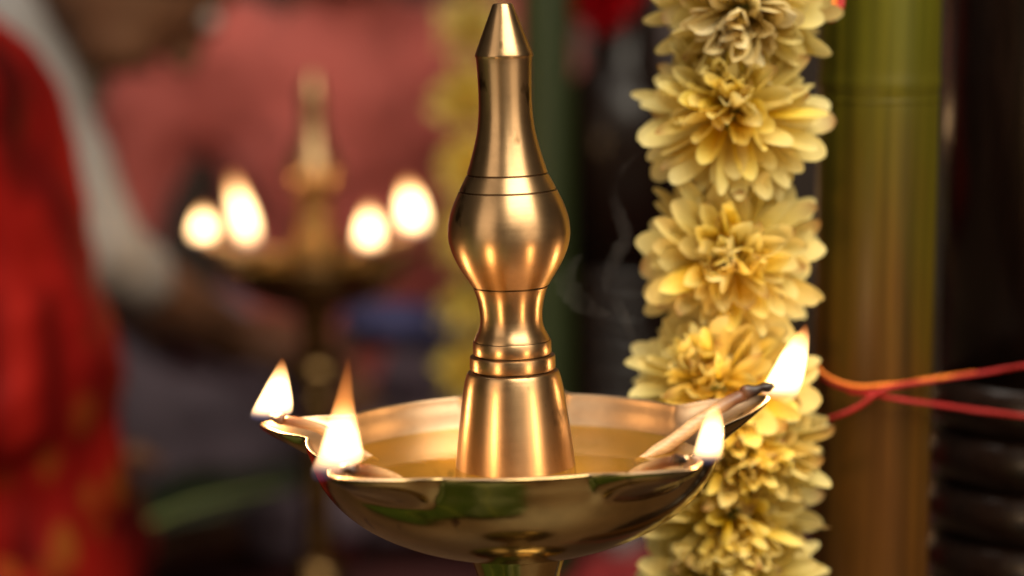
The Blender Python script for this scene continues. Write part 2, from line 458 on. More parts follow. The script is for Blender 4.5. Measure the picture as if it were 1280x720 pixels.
# oil in the bowl
def make_oil(name, zo, label):
    v, f = [], []
    n = 160
    c0 = math.acos(min(1, -zo / BD)) / (pi / 2)
    v.append(Vector((0, 0, zo)))
    for k in (0.35, 0.7, 0.97, 1.0):
        for i in range(n):
            a = 2 * pi * i / n
            p = bowl_pt(a, c0); rr = p.xy.length - 0.0009
            v.append(Vector((cos(a) * rr * k, sin(a) * rr * k, zo + (0.0005 if k == 1.0 else 0))))
    for i in range(n): f.append((0, 1 + i, 1 + (i + 1) % n))
    for q in range(3):
        for i in range(n):
            j = (i + 1) % n
            f.append((1 + q * n + i, 1 + (q + 1) * n + i, 1 + (q + 1) * n + j, 1 + q * n + j))
    o = mobj(name, v, f, M_oil, label=label, cat='oil')
    if sum(p.normal.z for p in o.data.polygons) < 0: o.data.flip_normals()
    return o
ZOIL = -0.0125
oil = make_oil('lamp_oil', ZOIL, 'golden oil filling the bowl of the large sharp brass lamp')
oil.matrix_world = LAMP

# ------------------------------------------------------------------ wicks and flames
def flame_mesh(rows, d, org, depth=0.8):
    """rows (left, right, y) in photograph pixels, from base to tip, at distance d."""
    pts = spline([Vector(r) for r in rows], 5)
    v, f = [], []
    n = 20
    for p in pts:
        a = P(p.x, p.z, d); b = P(p.y, p.z, d)
        c = (a + b) / 2; hw = max((b - a).length / 2, 0.00008)
        for i in range(n):
            t = 2 * pi * i / n
            v.append(c + Vector((cos(t) * hw, sin(t) * hw * depth, 0)) - org)
    m = len(pts)
    for k in range(m - 1):
        for i in range(n):
            j = (i + 1) % n
            f.append((k * n + i, k * n + j, (k + 1) * n + j, (k + 1) * n + i))
    f.append(tuple(range(n - 1, -1, -1))); q = (m - 1) * n
    f.append(tuple(range(q, q + n)))
    return v, f
def along(o, n):
    m = len(o.data.vertices) // n
    at = o.data.attributes.new('along', 'FLOAT', 'POINT')
    at.data.foreach_set('value', [min(1.0, (i // n) / max(1, m - 1)) for i in range(len(o.data.vertices))])
    return o
def flame_light(loc, power, parent, rad=0.004):
    l = bpy.data.lights.new('flame_light', 'POINT'); l.energy = power; l.color = (1, 0.60, 0.27); l.shadow_soft_size = rad
    o = bpy.data.objects.new('flame_light', l); COL.objects.link(o)
    o.parent = parent; o.location = loc
    return o
def make_wick(k, label, rows, d, fm, start, power, r=0.0024, back=0.004, lift=0.0022, tipd=1.0):
    """k: spout number; start (angle, radius) where the roll lies in the oil."""
    a = SP_ANG[k]
    tip = bowl_pt(a, 1.0)
    ca, sa = cos(a), sin(a)
    e = tip + Vector((ca, sa, 0)) * (-0.0065)
    m1 = Vector((ca * 0.080, sa * 0.080, -0.0015 + SP_RISE[k] * 0.25))
    s0 = Vector((cos(start[0]) * start[1], sin(start[0]) * start[1], ZOIL - 0.0022))
    mid = s0.lerp(m1, 0.5) + Vector((0, 0, -0.0012))
    end = e + Vector((ca * back, sa * back, lift))
    pts = [LAMP @ p for p in (s0, mid, m1, e + Vector((0, 0, lift * 0.55)), end)]
    path = spline(pts, 10)
    org = LAMP @ tip
    t = empty('lit_wick', org, label=label, cat='burning wick', group='burning wicks of the large lamp')
    cut = int(len(path) * 0.70)
    v, f = tube([p - org for p in path[:cut + 1]], lambda x: r * (0.35 + 0.65 * smooth01(x / 0.35)) * (1 - 0.2 * x), 14, 0.16)
    along(mobj('cotton_roll', v, f, M_wick, t), 14)
    v, f = tube([p - org for p in path[cut:]], lambda x: r * (0.86 - 0.55 * x + 0.10 * sin(x * 11)), 12, 0.5)
    along(mobj('charred_tip', v, f, M_char, t), 12)
    v, f = flame_mesh(rows, d, org)
    mobj('flame', v, f, fm, t)
    q = rows[len(rows) // 3]
    flame_light(P((q[0] + q[1]) / 2, q[2] - 4, d) - org, power, t)
    return t
def dep(k, off=0.0):
    return (LAMP @ (bowl_pt(SP_ANG[k], 1.0) + Vector((cos(SP_ANG[k]) * off, sin(SP_ANG[k]) * off, 0))) - CAM).dot(FWD)
FLP = 0.14
# k: 0 right back, 1 back (hidden by the spire), 2 left back, 3 left front, 4 right front
make_wick(2, 'burning wick on the far left beak of the large bowl, small triangular white flame',
          [(322, 330, 526), (313, 350, 523), (313, 364, 517), (317, 366.5, 508), (323, 366, 497), (331, 363.5, 482), (340, 360.5, 466), (347, 357.5, 454), (351.5, 354, 447)], dep(2), M_flame,
          (R(157), 0.058), FLP)
make_wick(3, 'burning wick with the tallest, orange-tipped flame on near left beak of large bowl',
          [(394, 404, 602), (389, 419, 597), (388, 430, 590), (390, 441, 583), (394, 453, 575), (398, 454.5, 566), (402, 452, 552), (408, 448, 534), (414, 444.5, 514), (420, 442, 494), (425.5, 440.5, 474), (430, 439, 458), (433.5, 437.5, 446)], dep(3) + 0.004, M_flame_tall,
          (R(243), 0.056), FLP, r=0.0027)
make_wick(0, 'burning wick before the near flowers, its white flame leaning right, on the large bowl',
          [(976, 990, 502), (962, 996, 498), (951, 999, 491), (952, 1002, 484), (959, 1005.5, 472), (968, 1008.5, 456), (978, 1011, 438), (990, 1012, 422), (1000, 1011, 411), (1006, 1009, 404)], dep(0) + 0.0055, M_flame,
          (R(8), 0.046), FLP, r=0.0031, back=0.0105, lift=0.0032)
make_wick(4, 'burning wick with small upright oval flame on the near right beak, large bowl',
          [(874, 890, 581), (867, 898, 577), (866, 902, 570), (868.5, 904, 560), (872, 905, 547), (877, 904.5, 532), (883, 902.5, 518), (889, 899, 507), (893, 896, 501)], dep(4) + 0.004, M_flame,
          (R(296), 0.058), FLP * 0.8)

# ------------------------------------------------------------------ flowers
def petal_mesh(name, m, curl, cup, wid, thick_tip=0.0):
    """Strap petal along +Y of length 1, face towards +Z, as a two-sided thin solid sheet."""
    ts = (0, 0.18, 0.38, 0.58, 0.74, 0.86, 0.94, 0.985, 1.0)
    nx, ny = 3, len(ts) - 1
    v, f, al = [], [], []
    for j, t in enumerate(ts):
        wj = wid * (0.36 + 0.64 * sin(min(1.0, t * 1.5) * pi / 2))
        if t > 0.66: wj *= sqrt(max(0.002, 1 - ((t - 0.66) / 0.34) ** 2.3))
        for i in range(nx + 1):
            s = (i / nx - 0.5) * 2
            v.append((s * wj * 0.5 + 0.02 * sin(t * 3 + curl * 20), t + 0.02 * noise.noise(Vector((s * 2, t * 3, curl * 9))), curl * t * t + cup * wj * s * s + 0.035 * noise.noise(Vector((s, t * 2.5, cup * 7 + curl * 5))))); al.append(t)
    for j in range(ny):
        for i in range(nx):
            a = j * (nx + 1) + i
            f.append((a, a + 1, a + nx + 2, a + nx + 1))
    me = bpy.data.meshes.new(name); me.from_pydata(v, [], f)
    me.polygons.foreach_set('use_smooth', [True] * len(me.polygons))
    at = me.attributes.new('along', 'FLOAT', 'POINT'); at.data.foreach_set('value', al)
    me.materials.append(m)
    return me
def petal_set(m):
    return [petal_mesh('petal', m, c, q, wd) for c, q, wd in ((0.10, 0.75, 0.27), (0.28, 0.85, 0.30), (-0.10, 0.6, 0.28), (0.42, 0.9, 0.31), (0.02, 0.8, 0.23), (0.32, 0.6, 0.29))]
def flower_petals(rad, axis, rng, rings=((0.08, 5), (0.30, 11), (0.54, 17), (0.80, 22), (1.06, 26), (1.32, 28), (1.58, 28), (1.84, 22)), zs=1.0):
    """Matrices of the petals of one double chrysanthemum round the origin, facing AXIS."""
    ax = Vector(axis).normalized()
    s = ax.orthogonal().normalized(); u = ax.cross(s)
    out = []
    for ri, (alpha, cnt) in enumerate(rings):
        ph0 = rng.random() * 6.28
        for i in range(cnt):
            al = alpha + rng.gauss(0, 0.15); ph = ph0 + 2 * pi * (i + rng.uniform(-0.3, 0.3)) / cnt
            d = (ax * cos(al) + (s * cos(ph) + u * sin(ph)) * sin(al)).normalized()
            # face of the petal: up along the flower axis
            n = (ax - d * ax.dot(d))
            if n.length < 0.05: n = s.copy()
            n.normalize()
            roll = rng.gauss(0, 0.48)
            x = d.cross(n).normalized()
            n2 = n * cos(roll) + x * sin(roll); x = d.cross(n2).normalized()
            ln = rad * (0.66 + 0.06 * ri) * rng.uniform(0.76, 1.14) if ri < 5 else rad * rng.uniform(0.74, 1.07)
            wsc = rad * (0.72 + 0.05 * ri) * rng.uniform(0.70, 1.25)
            base = d * rad * 0.10 + ax * rad * (0.16 - 0.05 * ri)
            curlv = 0.9 if ri < 3 else (0.5 if ri < 5 else 0.15)
            m = Matrix((( x.x * wsc, d.x * ln, n2.x * ln * curlv, base.x), (x.y * wsc, d.y * ln, n2.y * ln * curlv, base.y), (x.z * wsc, d.z * ln, n2.z * ln * curlv, base.z), (0, 0, 0, 1)))
            if zs != 1.0: m = Matrix.Diagonal((1, 1, zs, 1)) @ m
            out.append((m, ri))
    return out
def join_petals(name, items, m, parent, **kw):
    """One mesh of many petals: items (mesh, matrix)."""
    v, f, al = [], [], []
    for me, mx in items:
        b = len(v)
        v += [mx @ p.co for p in me.vertices]
        f += [tuple(b + i for i in p.vertices) for p in me.polygons]
        al += [d.value for d in me.attributes['along'].data]
    me = bpy.data.meshes.new(name); me.from_pydata([tuple(p) for p in v], [], f)
    me.polygons.foreach_set('use_smooth', [True] * len(me.polygons))
    at = me.attributes.new('along', 'FLOAT', 'POINT'); at.data.foreach_set('value', al)
    me.materials.append(m)
    o = bpy.data.objects.new(name, me); COL.objects.link(o); o.parent = parent
    return props(o, **kw)
def core(rad, m, parent, loc):
    bm = bmesh.new(); bmesh.ops.create_icosphere(bm, subdivisions=2, radius=rad * 0.26)
    me = bpy.data.meshes.new('flower'); bm.to_mesh(me); bm.free()
    me.polygons.foreach_set('use_smooth', [True] * len(me.polygons)); me.materials.append(m)
    o = bpy.data.objects.new('flower', me); COL.objects.link(o); o.parent = parent; o.location = loc
    return o

rng = random.Random(11)
GD = 1.025
gx = P(915, 300, GD).x; gy = P(915, 300, GD).y
garland = empty('flower_garland', (gx, gy, 0), label='sharp pale yellow chrysanthemum garland hanging beside the near bamboo pole', cat='garland')
SET_Y, SET_P = petal_set(M_petal), petal_set(M_petal_pale)
# (px x, px y, radius, axis, pale)
FL = [(924, 8, 0.0375, (-0.15, -0.90, -0.35), 1, 1.0), (912, 135, 0.0385, (-0.2, -0.80, 0.52), 0, 0.93), (914, 322, 0.0375, (0.0, -1.0, 0.10), 0, 1.14),
      (904, 484, 0.0395, (-0.3, -0.70, 0.62), 0, 0.88), (934, 566, 0.0375, (0.2, -0.9, -0.1), 0, 0.88), (918, 655, 0.0385, (0.1, -0.9, -0.4), 0, 0.90), (921, 742, 0.0385, (0, -0.8, 0.5), 0, 0.85), (918, -112, 0.037, (0.1, -0.9, 0.4), 1, 0.85)]
allp = []
for px, py, rad, ax, pale, zs in FL:
    c = P(px, py, GD)
    loc = Vector((c.x - gx, rng.uniform(-0.003, 0.003), c.z))
    fo = core(rad, M_calyx, garland, loc)
    for m, ri in flower_petals(rad, ax, rng, zs=zs):
        wm = Matrix.Translation(Vector((gx, gy, 0)) + loc) @ m
        tipw = wm @ Vector((0, 0.7, 0))
        vis = -(tipw.y - gy) * 1.0 + (0 if 0 < py < 720 else -1)
        allp.append((vis, fo, m, SET_P if pale else SET_Y, rng.randrange(6), M_petal_pale if pale else M_petal, loc))
allp.sort(key=lambda a: -a[0])
for vis, fo, m, ps, q, mm, loc in allp[:300]:
    o = bpy.data.objects.new('petal', ps[q]); COL.objects.link(o)
    o.parent = fo; o.matrix_local = m
restp = [(ps[q], Matrix.Translation(loc) @ m) for vis, fo, m, ps, q, mm, loc in allp[300:]]
join_petals('petal_mass', restp, M_petal, garland, kind='stuff')
v, f = tube([Vector((0, 0.004, 0.02 + 0.05 * k)) for k in range(24)], 0.0012, 8)
mobj('string', v, f, M_thread, garland)

def far_garland(px, py0, py1, d, label):
    c = P(px, 200, d)
    t = empty('flower_garland', (c.x, c.y, 0), label=label, cat='garland')
    z0, z1 = P(px, py1, d).z, P(px, py0, d).z
    z = z0; k = 0
    while z < z1:
        fo = core(0.038, M_calyx, t, Vector((rng.uniform(-0.004, 0.004), 0, z)))
        fo.data.materials.clear()
        its = [(SET_Y[rng.randrange(6)], m) for m, ri in flower_petals(0.038, (rng.uniform(-0.4, 0.4), -0.9, rng.uniform(-0.5, 0.6)), rng, ((0.1, 4), (0.5, 8), (0.95, 12), (1.4, 14), (1.8, 14)))]
        fo.data.materials.append(M_calyx)
        join_petals('petals', its, M_petal, fo)
        z += 0.066; k += 1
    return t
far_garland(588, -60, 560, 2.30, 'blurred yellow flower garland hanging behind the spire of the large lamp')

# ------------------------------------------------------------------ bamboo poles and black columns
M_dkpole = plain('dark green cane', (0.022, 0.034, 0.006), 0.5, 0.4, 20, stretch=(4, 4, 0.3))
def bamboo(px, d, label, nodes, rad=0.0252, M_bamboo=M_bamboo):
    c = P(px, 360, d)
    t = empty('bamboo_pole', (c.x, c.y, 0), label=label, cat='bamboo pole')
    prof = []
    z = 0.0
    while z <= 1.6:
        e = 0
        for nz in nodes:
            q = (z - nz) / 0.0035
            e += 0.00045 * exp(-q * q) - 0.0002 * exp(-((z - nz + 0.006) / 0.003) ** 2)
        prof.append((rad + e, z))
        near = any(abs(z - nz) < 0.02 for nz in nodes)
        z += 0.0012 if near else 0.02
    v, f = lathe(prof, 64)
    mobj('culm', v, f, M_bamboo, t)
    for nz in nodes:
        v, f = lathe([(rad, nz - 0.0085), (rad + 0.0004, nz - 0.0075), (rad, nz - 0.0062)], 64, False)
        mobj('node_ring', v, f, M_bamboo, t)
    return t
NB = 1.095
zn = P(1100, 100, NB).z
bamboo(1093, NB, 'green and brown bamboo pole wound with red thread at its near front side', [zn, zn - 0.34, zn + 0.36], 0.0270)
def column(px, d, label, py_ring, rad=0.060, n=7, step=0.0255, top=None):
    c = P(px, 360, d)
    t = empty('black_column', (c.x, c.y, 0), label=label, cat='column')
    zr = P(px, py_ring, d).z
    prof = [(rad * 0.985, zr)]
    if top:
        zt = P(px, top, d).z
        prof += [(rad * 0.985, zt - 0.03), (rad * 0.9, zt), (rad * 0.55, zt + 0.02), (rad * 0.5, zt + 0.06)]
        prof += [(rad * 0.5, 1.6)]
    else:
        prof += [(rad, zr + 0.15), (rad, 1.6)]
    v, f = lathe(prof, 96); mobj('shaft', v, f, M_black, t)
    for k in range(n):
        z = zr - step * k
        pr = [(rad * 0.955 + 0.0075 * max(0, sin(pi * q / 14)) ** 0.7, z - step * q / 14) for q in range(15)]
        v, f = lathe(pr, 96); mobj('turned_ring', v, f, M_black, t)
    zl = zr - step * n
    v, f = lathe([(rad * 0.95, zl), (rad * 0.95, 0.10), (rad * 1.15, 0.09), (rad * 1.2, 0.04), (rad * 1.5, 0.03), (rad * 1.5, 0.0002)], 96)
    mobj('base', v, f, M_black, t)
    return t
ND = 1.165
column(1331, ND, 'glossy black turned column at the right edge beside the near bamboo pole', 466)
FD = 2.34
bamboo(682, FD, 'blurred dark green pole far behind the spire of the large lamp', [0.25, 0.62, 0.95], 0.0262, M_dkpole)
column(776, FD + 0.06, 'blurred black column behind the gap between spire and near garland', 330, 0.062, top=105)

# red and orange thread round bamboo and column
def threads(name, label, strands):
    t = empty(name, strands[0][1][0], label=label, cat='thread', group=None)
    org = Vector(strands[0][1][0])
    for part, pts, r, m in strands:
        path = [p - org for p in spline(pts, 10)]
        # two plies twisted
        v, f = [], []
        fine_path = []
        for k in range(len(path) - 1):
            for e in range(4): fine_path.append(path[k].lerp(path[k + 1], e / 4))
        acc = 0.0
        plies = ([], [])
        for k, p in enumerate(fine_path):
            tg = (fine_path[min(k + 1, len(fine_path) - 1)] - fine_path[max(k - 1, 0)]).normalized()
            s1 = tg.cross(Vector((0, 0, 1))).normalized(); u1 = s1.cross(tg)
            if k: acc += (p - fine_path[k - 1]).length
            an = acc / (r * 5.5) * 2 * pi
            for q in (0, 1):
                plies[q].append(p + (s1 * cos(an + q * pi) + u1 * sin(an + q * pi)) * r * (0.5 + 0.12 * noise.noise(Vector((acc * 300, q * 5, 0)))))
        for pl in plies:
            v2, f2 = tube(pl, r * 0.62, 7, 0.2, len(v)); v += v2; f += f2
        mobj(part, v, f, m, t)
    return t
b_f = NB - 0.0285
def q(px, py, d): return P(px, py, d)
threads('sacred_thread', 'red and orange thread crossing over the near bamboo towards the black column', [
  ('red_strand', [q(1018, 459, NB - 0.002), q(1030, 474, b_f + 0.012), q(1050, 484, b_f + 0.003), q(1075, 489, b_f - 0.001), q(1105, 487, b_f - 0.001), q(1135, 481, b_f + 0.002), q(1180, 473, b_f + 0.016), q(1240, 464, 1.098), q(1285, 457, 1.089), q(1340, 452, 1.083)], 0.0010, M_thread),
  ('orange_strand', [q(1018, 455, NB - 0.003), q(1030, 468, b_f + 0.010), q(1050, 478, b_f + 0.001), q(1075, 483, b_f - 0.0025), q(1105, 481, b_f - 0.0025), q(1130, 479, b_f), q(1165, 473, b_f + 0.010), q(1220, 466, 1.098)], 0.0009, M_thread_o),
  ('red_strand', [q(1012, 528, NB + 0.002), q(1028, 526, b_f + 0.012), q(1048, 520, b_f + 0.002), q(1072, 509, b_f - 0.002), q(1092, 495, b_f - 0.0045), q(1108, 486, b_f - 0.005), q(1130, 480, b_f - 0.002), q(1170, 475, b_f + 0.012)], 0.0011, M_thread),
  ('red_strand', [q(1060, 489, b_f + 0.001), q(1095, 494, b_f - 0.002), q(1130, 500, b_f), q(1175, 506, b_f + 0.014), q(1230, 514, 1.099), q(1285, 521, 1.089), q(1340, 526, 1.083)], 0.0011, M_thread),
])
threads('thread_loop', 'small red and orange thread loop at the top between garland and bamboo', [
  ('red_strand', [q(1008, 2, 1.03), q(1016, 15, 1.028), q(1030, 22, 1.027), q(1043, 18, 1.028), q(1049, 5, 1.032), q(1050, -12, 1.04)], 0.0021, M_thread),
  ('orange_strand', [q(1010, -4, 1.027), q(1018, 9, 1.0245), q(1030, 14, 1.024), q(1040, 9, 1.026), q(1043, -3, 1.03)], 0.0013, M_thread_o),
])

# red flower on the far column
c = P(752, -8, FD - 0.02)
t = empty('red_flower', c, label='blurred red flower at the top edge before the far black column', cat='flower')
SET_R = petal_set(M_petal_red)
fo = core(0.035, M_petal_red, t, (0, 0, 0)); fo.name = 'flower_heart'
join_petals('petals', [(SET_R[rng.randrange(6)], m) for m, ri in flower_petals(0.036, (0, -1, 0), rng)], M_petal_red, t)

# ------------------------------------------------------------------ the lamp behind
BL = P(393, 322, 2.13)
def copy_tree(o, parent=None):
    c = o.copy(); COL.objects.link(c); c.parent = parent
    if parent: c.matrix_parent_inverse = o.matrix_parent_inverse.copy()
    for ch in o.children: copy_tree(ch, c)
    return c
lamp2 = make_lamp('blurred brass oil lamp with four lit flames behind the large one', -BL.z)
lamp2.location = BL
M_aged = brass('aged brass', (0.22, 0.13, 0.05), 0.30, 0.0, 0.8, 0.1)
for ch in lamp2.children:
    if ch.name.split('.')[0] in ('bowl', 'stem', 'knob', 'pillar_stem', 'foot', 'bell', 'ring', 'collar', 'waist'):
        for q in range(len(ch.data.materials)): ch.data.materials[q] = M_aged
oil2 = copy_tree(oil); oil2.matrix_world = Matrix.Translation(BL)
oil2['label'] = 'golden oil in the bowl of the blurred lamp behind'
def far_wick(px, rows, d, label):
    org = P(px, rows[0][2], d)
    t = empty('lit_wick', org, label=label, cat='burning wick', group='burning wicks of the lamp behind')
    inward = (Vector((BL.x, BL.y, org.z)) - org).normalized()
    path = spline([Vector((0, 0, 0)), inward * 0.012 + Vector((0, 0, -0.003)), inward * 0.04 + Vector((0, 0, -0.011))], 6)
    v, f = tube(path[::-1], 0.0035, 10, 0.3); along(mobj('cotton_roll', v, f, M_wick, t), 10)
    v, f = tube([Vector((0, 0, 0.002)), -inward * 0.003 + Vector((0, 0, 0.003))], 0.0026, 8); along(mobj('charred_tip', v, f, M_char, t), 8)
    v, f = flame_mesh(rows, d, org); mobj('flame', v, f, M_flame, t)
    r = rows[len(rows) // 2]
    flame_light(P((r[0] + r[1]) / 2, r[2], d) - org, 0.07, t, 0.005)
far_wick(256, [(252, 258, 302), (243, 267, 299), (240, 269, 290), (243, 266, 276), (249, 260, 264), (253, 256, 258)], 2.11, 'blurred leftmost round flame on its wick on the lamp behind')
far_wick(312, [(306, 316, 310), (300, 322, 307), (297, 322, 296), (292, 318, 272), (288, 308, 248), (287, 299, 228), (288, 293, 214)], 2.05, 'blurred tallest flame on its wick on the lamp behind, leaning left')
far_wick(461, [(456, 464, 312), (448, 473, 308), (447, 476, 296), (450, 474, 278), (456, 467, 262), (460, 463, 252)], 2.05, 'blurred oval flame on its wick just right of the far spire')
far_wick(517, [(512, 520, 292), (502, 530, 287), (500, 532, 274), (500, 527, 252), (503, 518, 234), (507, 511, 222)], 2.12, 'blurred rightmost flame on its wick on the lamp behind, near the large spire')

# ------------------------------------------------------------------ people (blurred, seated on the floor behind)
def capsule(bm, a, b, ra, rb, n=14):
    a, b = Vector(a), Vector(b); d = b - a
    L = d.length
    q = d.to_track_quat('Z', 'Y') if L > 1e-6 else Euler((0, 0, 0)).to_quaternion()
    rings = []
    for k in range(5): rings.append((-ra * cos(k * pi / 8), ra * sin(k * pi / 8) if k else 0.0005))
    for k in range(5): rings.append((L + rb * sin(k * pi / 8), rb * cos(k * pi / 8) if k < 4 else 0.0005))
    vs_ = []
    for z, r in rings:
        vs_.append([bm.verts.new(a + q @ Vector((r * cos(2 * pi * i / n), r * sin(2 * pi * i / n), z))) for i in range(n)])
    for k in range(len(vs_) - 1):
        for i in range(n):
            j = (i + 1) % n
            bm.faces.new((vs_[k][i], vs_[k][j], vs_[k + 1][j], vs_[k + 1][i]))
    bm.faces.new(vs_[0][::-1]); bm.faces.new(vs_[-1])
def ellipsoid(bm, c, r, rot=None, seg=24):
    m = Matrix.Translation(c) @ (rot.to_4x4() if rot else Matrix.Identity(4)) @ Matrix.Diagonal((*r, 1))
    bmesh.ops.create_uvsphere(bm, u_segments=seg, v_segments=seg // 2, radius=1, matrix=m)
def blob(name, build, m, parent, voxel=0.009, smooth=6, folds=0.0, fsize=0.06, **kw):
    bm = bmesh.new(); build(bm)
    me = bpy.data.meshes.new(name); bm.to_mesh(me); bm.free()
    me.materials.append(m)
    o = bpy.data.objects.new(name, me); COL.objects.link(o); o.parent = parent
    r = o.modifiers.new('skin', 'REMESH'); r.mode = 'VOXEL'; r.voxel_size = voxel; r.use_smooth_shade = True
    s = o.modifiers.new('smooth', 'SMOOTH'); s.iterations = smooth; s.factor = 0.5
    if folds:
        tx = bpy.data.textures.new(name + '_folds', 'CLOUDS'); tx.noise_scale = fsize; tx.noise_depth = 2
        d = o.modifiers.new('folds', 'DISPLACE'); d.texture = tx; d.strength = folds; d.mid_level = 0.5; d.texture_coords = 'LOCAL'
    return props(o, **kw)
M_skin = plain('brown skin', (0.16, 0.072, 0.038), 0.5, 0.15, 40)
M_hair = plain('black hair', (0.009, 0.004, 0.003), 0.6, 0.4, 120, 0.5, 0.002, 0.2, stretch=(1, 1, 0.2))
M_eye = plain('eye', (0.5, 0.48, 0.45), 0.2, 0.1)
M_pupil = plain('pupil', (0.02, 0.012, 0.01), 0.2, 0.1)
M_lip = plain('lips', (0.20, 0.06, 0.045), 0.5, 0.1)
M_pink = plain('salmon shirt', (0.50, 0.10, 0.08), 0.8, 0.15, 18, 0.3, 0.004, sheen=0.2)
M_lilac = plain('lilac grey cloth', (0.15, 0.11, 0.14), 0.8, 0.3, 12, 0.3, 0.004)
M_dark = plain('dark brown cloth', (0.030, 0.020, 0.014), 0.85, 0.3, 14)
M_white = plain('off-white cotton', (0.27, 0.25, 0.24), 0.85, 0.12, 14, 0.3, 0.004)
def sari_mat():
    m, nt, b, L = mat('red sari')
    n1 = N(nt, 'ShaderNodeTexNoise', i_Scale=9.0, i_Detail=3.0); L(coords(nt, (2.0, 2.0, 0.30)), n1.inputs['Vector'])
    r1 = ramp(nt, [(0.36, (0.055, 0.001, 0.001)), (0.54, (0.25, 0.005, 0.003)), (0.70, (0.40, 0.014, 0.007))])  # shade of the folds put into the colour as upright dark streaks
    L(n1.outputs['Fac'], r1.inputs[0])
    n2 = N(nt, 'ShaderNodeTexVoronoi', i_Scale=26.0); L(coords(nt, (1, 1, 0.6)), n2.inputs['Vector'])
    n3 = N(nt, 'ShaderNodeTexNoise', i_Scale=6.0); L(coords(nt, (1.6, 1, 0.35)), n3.inputs['Vector'])
    rz = ramp(nt, [(0.50, (0, 0, 0)), (0.66, (1, 1, 1))]); L(n3.outputs['Fac'], rz.inputs[0])
    rv = ramp(nt, [(0.22, (1, 1, 1)), (0.34, (0, 0, 0))]); L(n2.outputs['Distance'], rv.inputs[0])
    ml = N(nt, 'ShaderNodeMath', operation='MULTIPLY'); L(rz.outputs[0], ml.inputs[0]); L(rv.outputs[0], ml.inputs[1])
    mx = N(nt, 'ShaderNodeMix', data_type='RGBA'); mx.inputs[7].default_value = (0.28, 0.065, 0.008, 1)
    L(ml.outputs[0], mx.inputs[0]); L(r1.outputs[0], mx.inputs[6]); L(mx.outputs[2], b.inputs['Base Color'])
    b.inputs['Roughness'].default_value = 0.7; b.inputs['Specular IOR Level'].default_value = 0.12
    return m
M_sari = sari_mat()

def hand_caps(bm, wrist, palm, side, up):
    """Palm and five unequal, bent fingers; palm: direction of the fingers, side: thumb side."""
    wv, p, s, u = Vector(wrist), Vector(palm).normalized(), Vector(side).normalized(), Vector(up).normalized()
    k = wv + p * 0.085
    for o in (-0.028, -0.009, 0.010, 0.028):
        capsule(bm, wv + s * o * 0.6 + p * 0.015, k + s * o, 0.014, 0.0125, 10)
    for o, ln in ((0.030, 0.068), (0.010, 0.078), (-0.010, 0.072), (-0.029, 0.056)):
        a = k + s * o
        b = a + p * ln * 0.5 - u * 0.008
        c = b + p * ln * 0.32 - u * 0.022
        capsule(bm, a, b, 0.0095, 0.0088, 10); capsule(bm, b, c, 0.0088, 0.0075, 10)
    a = wv + p * 0.03 + s * 0.03
    b = a + p * 0.03 + s * 0.026; c = b + p * 0.028 + s * 0.006 - u * 0.006
    capsule(bm, a, b, 0.013, 0.011, 10); capsule(bm, b, c, 0.011, 0.009, 10)

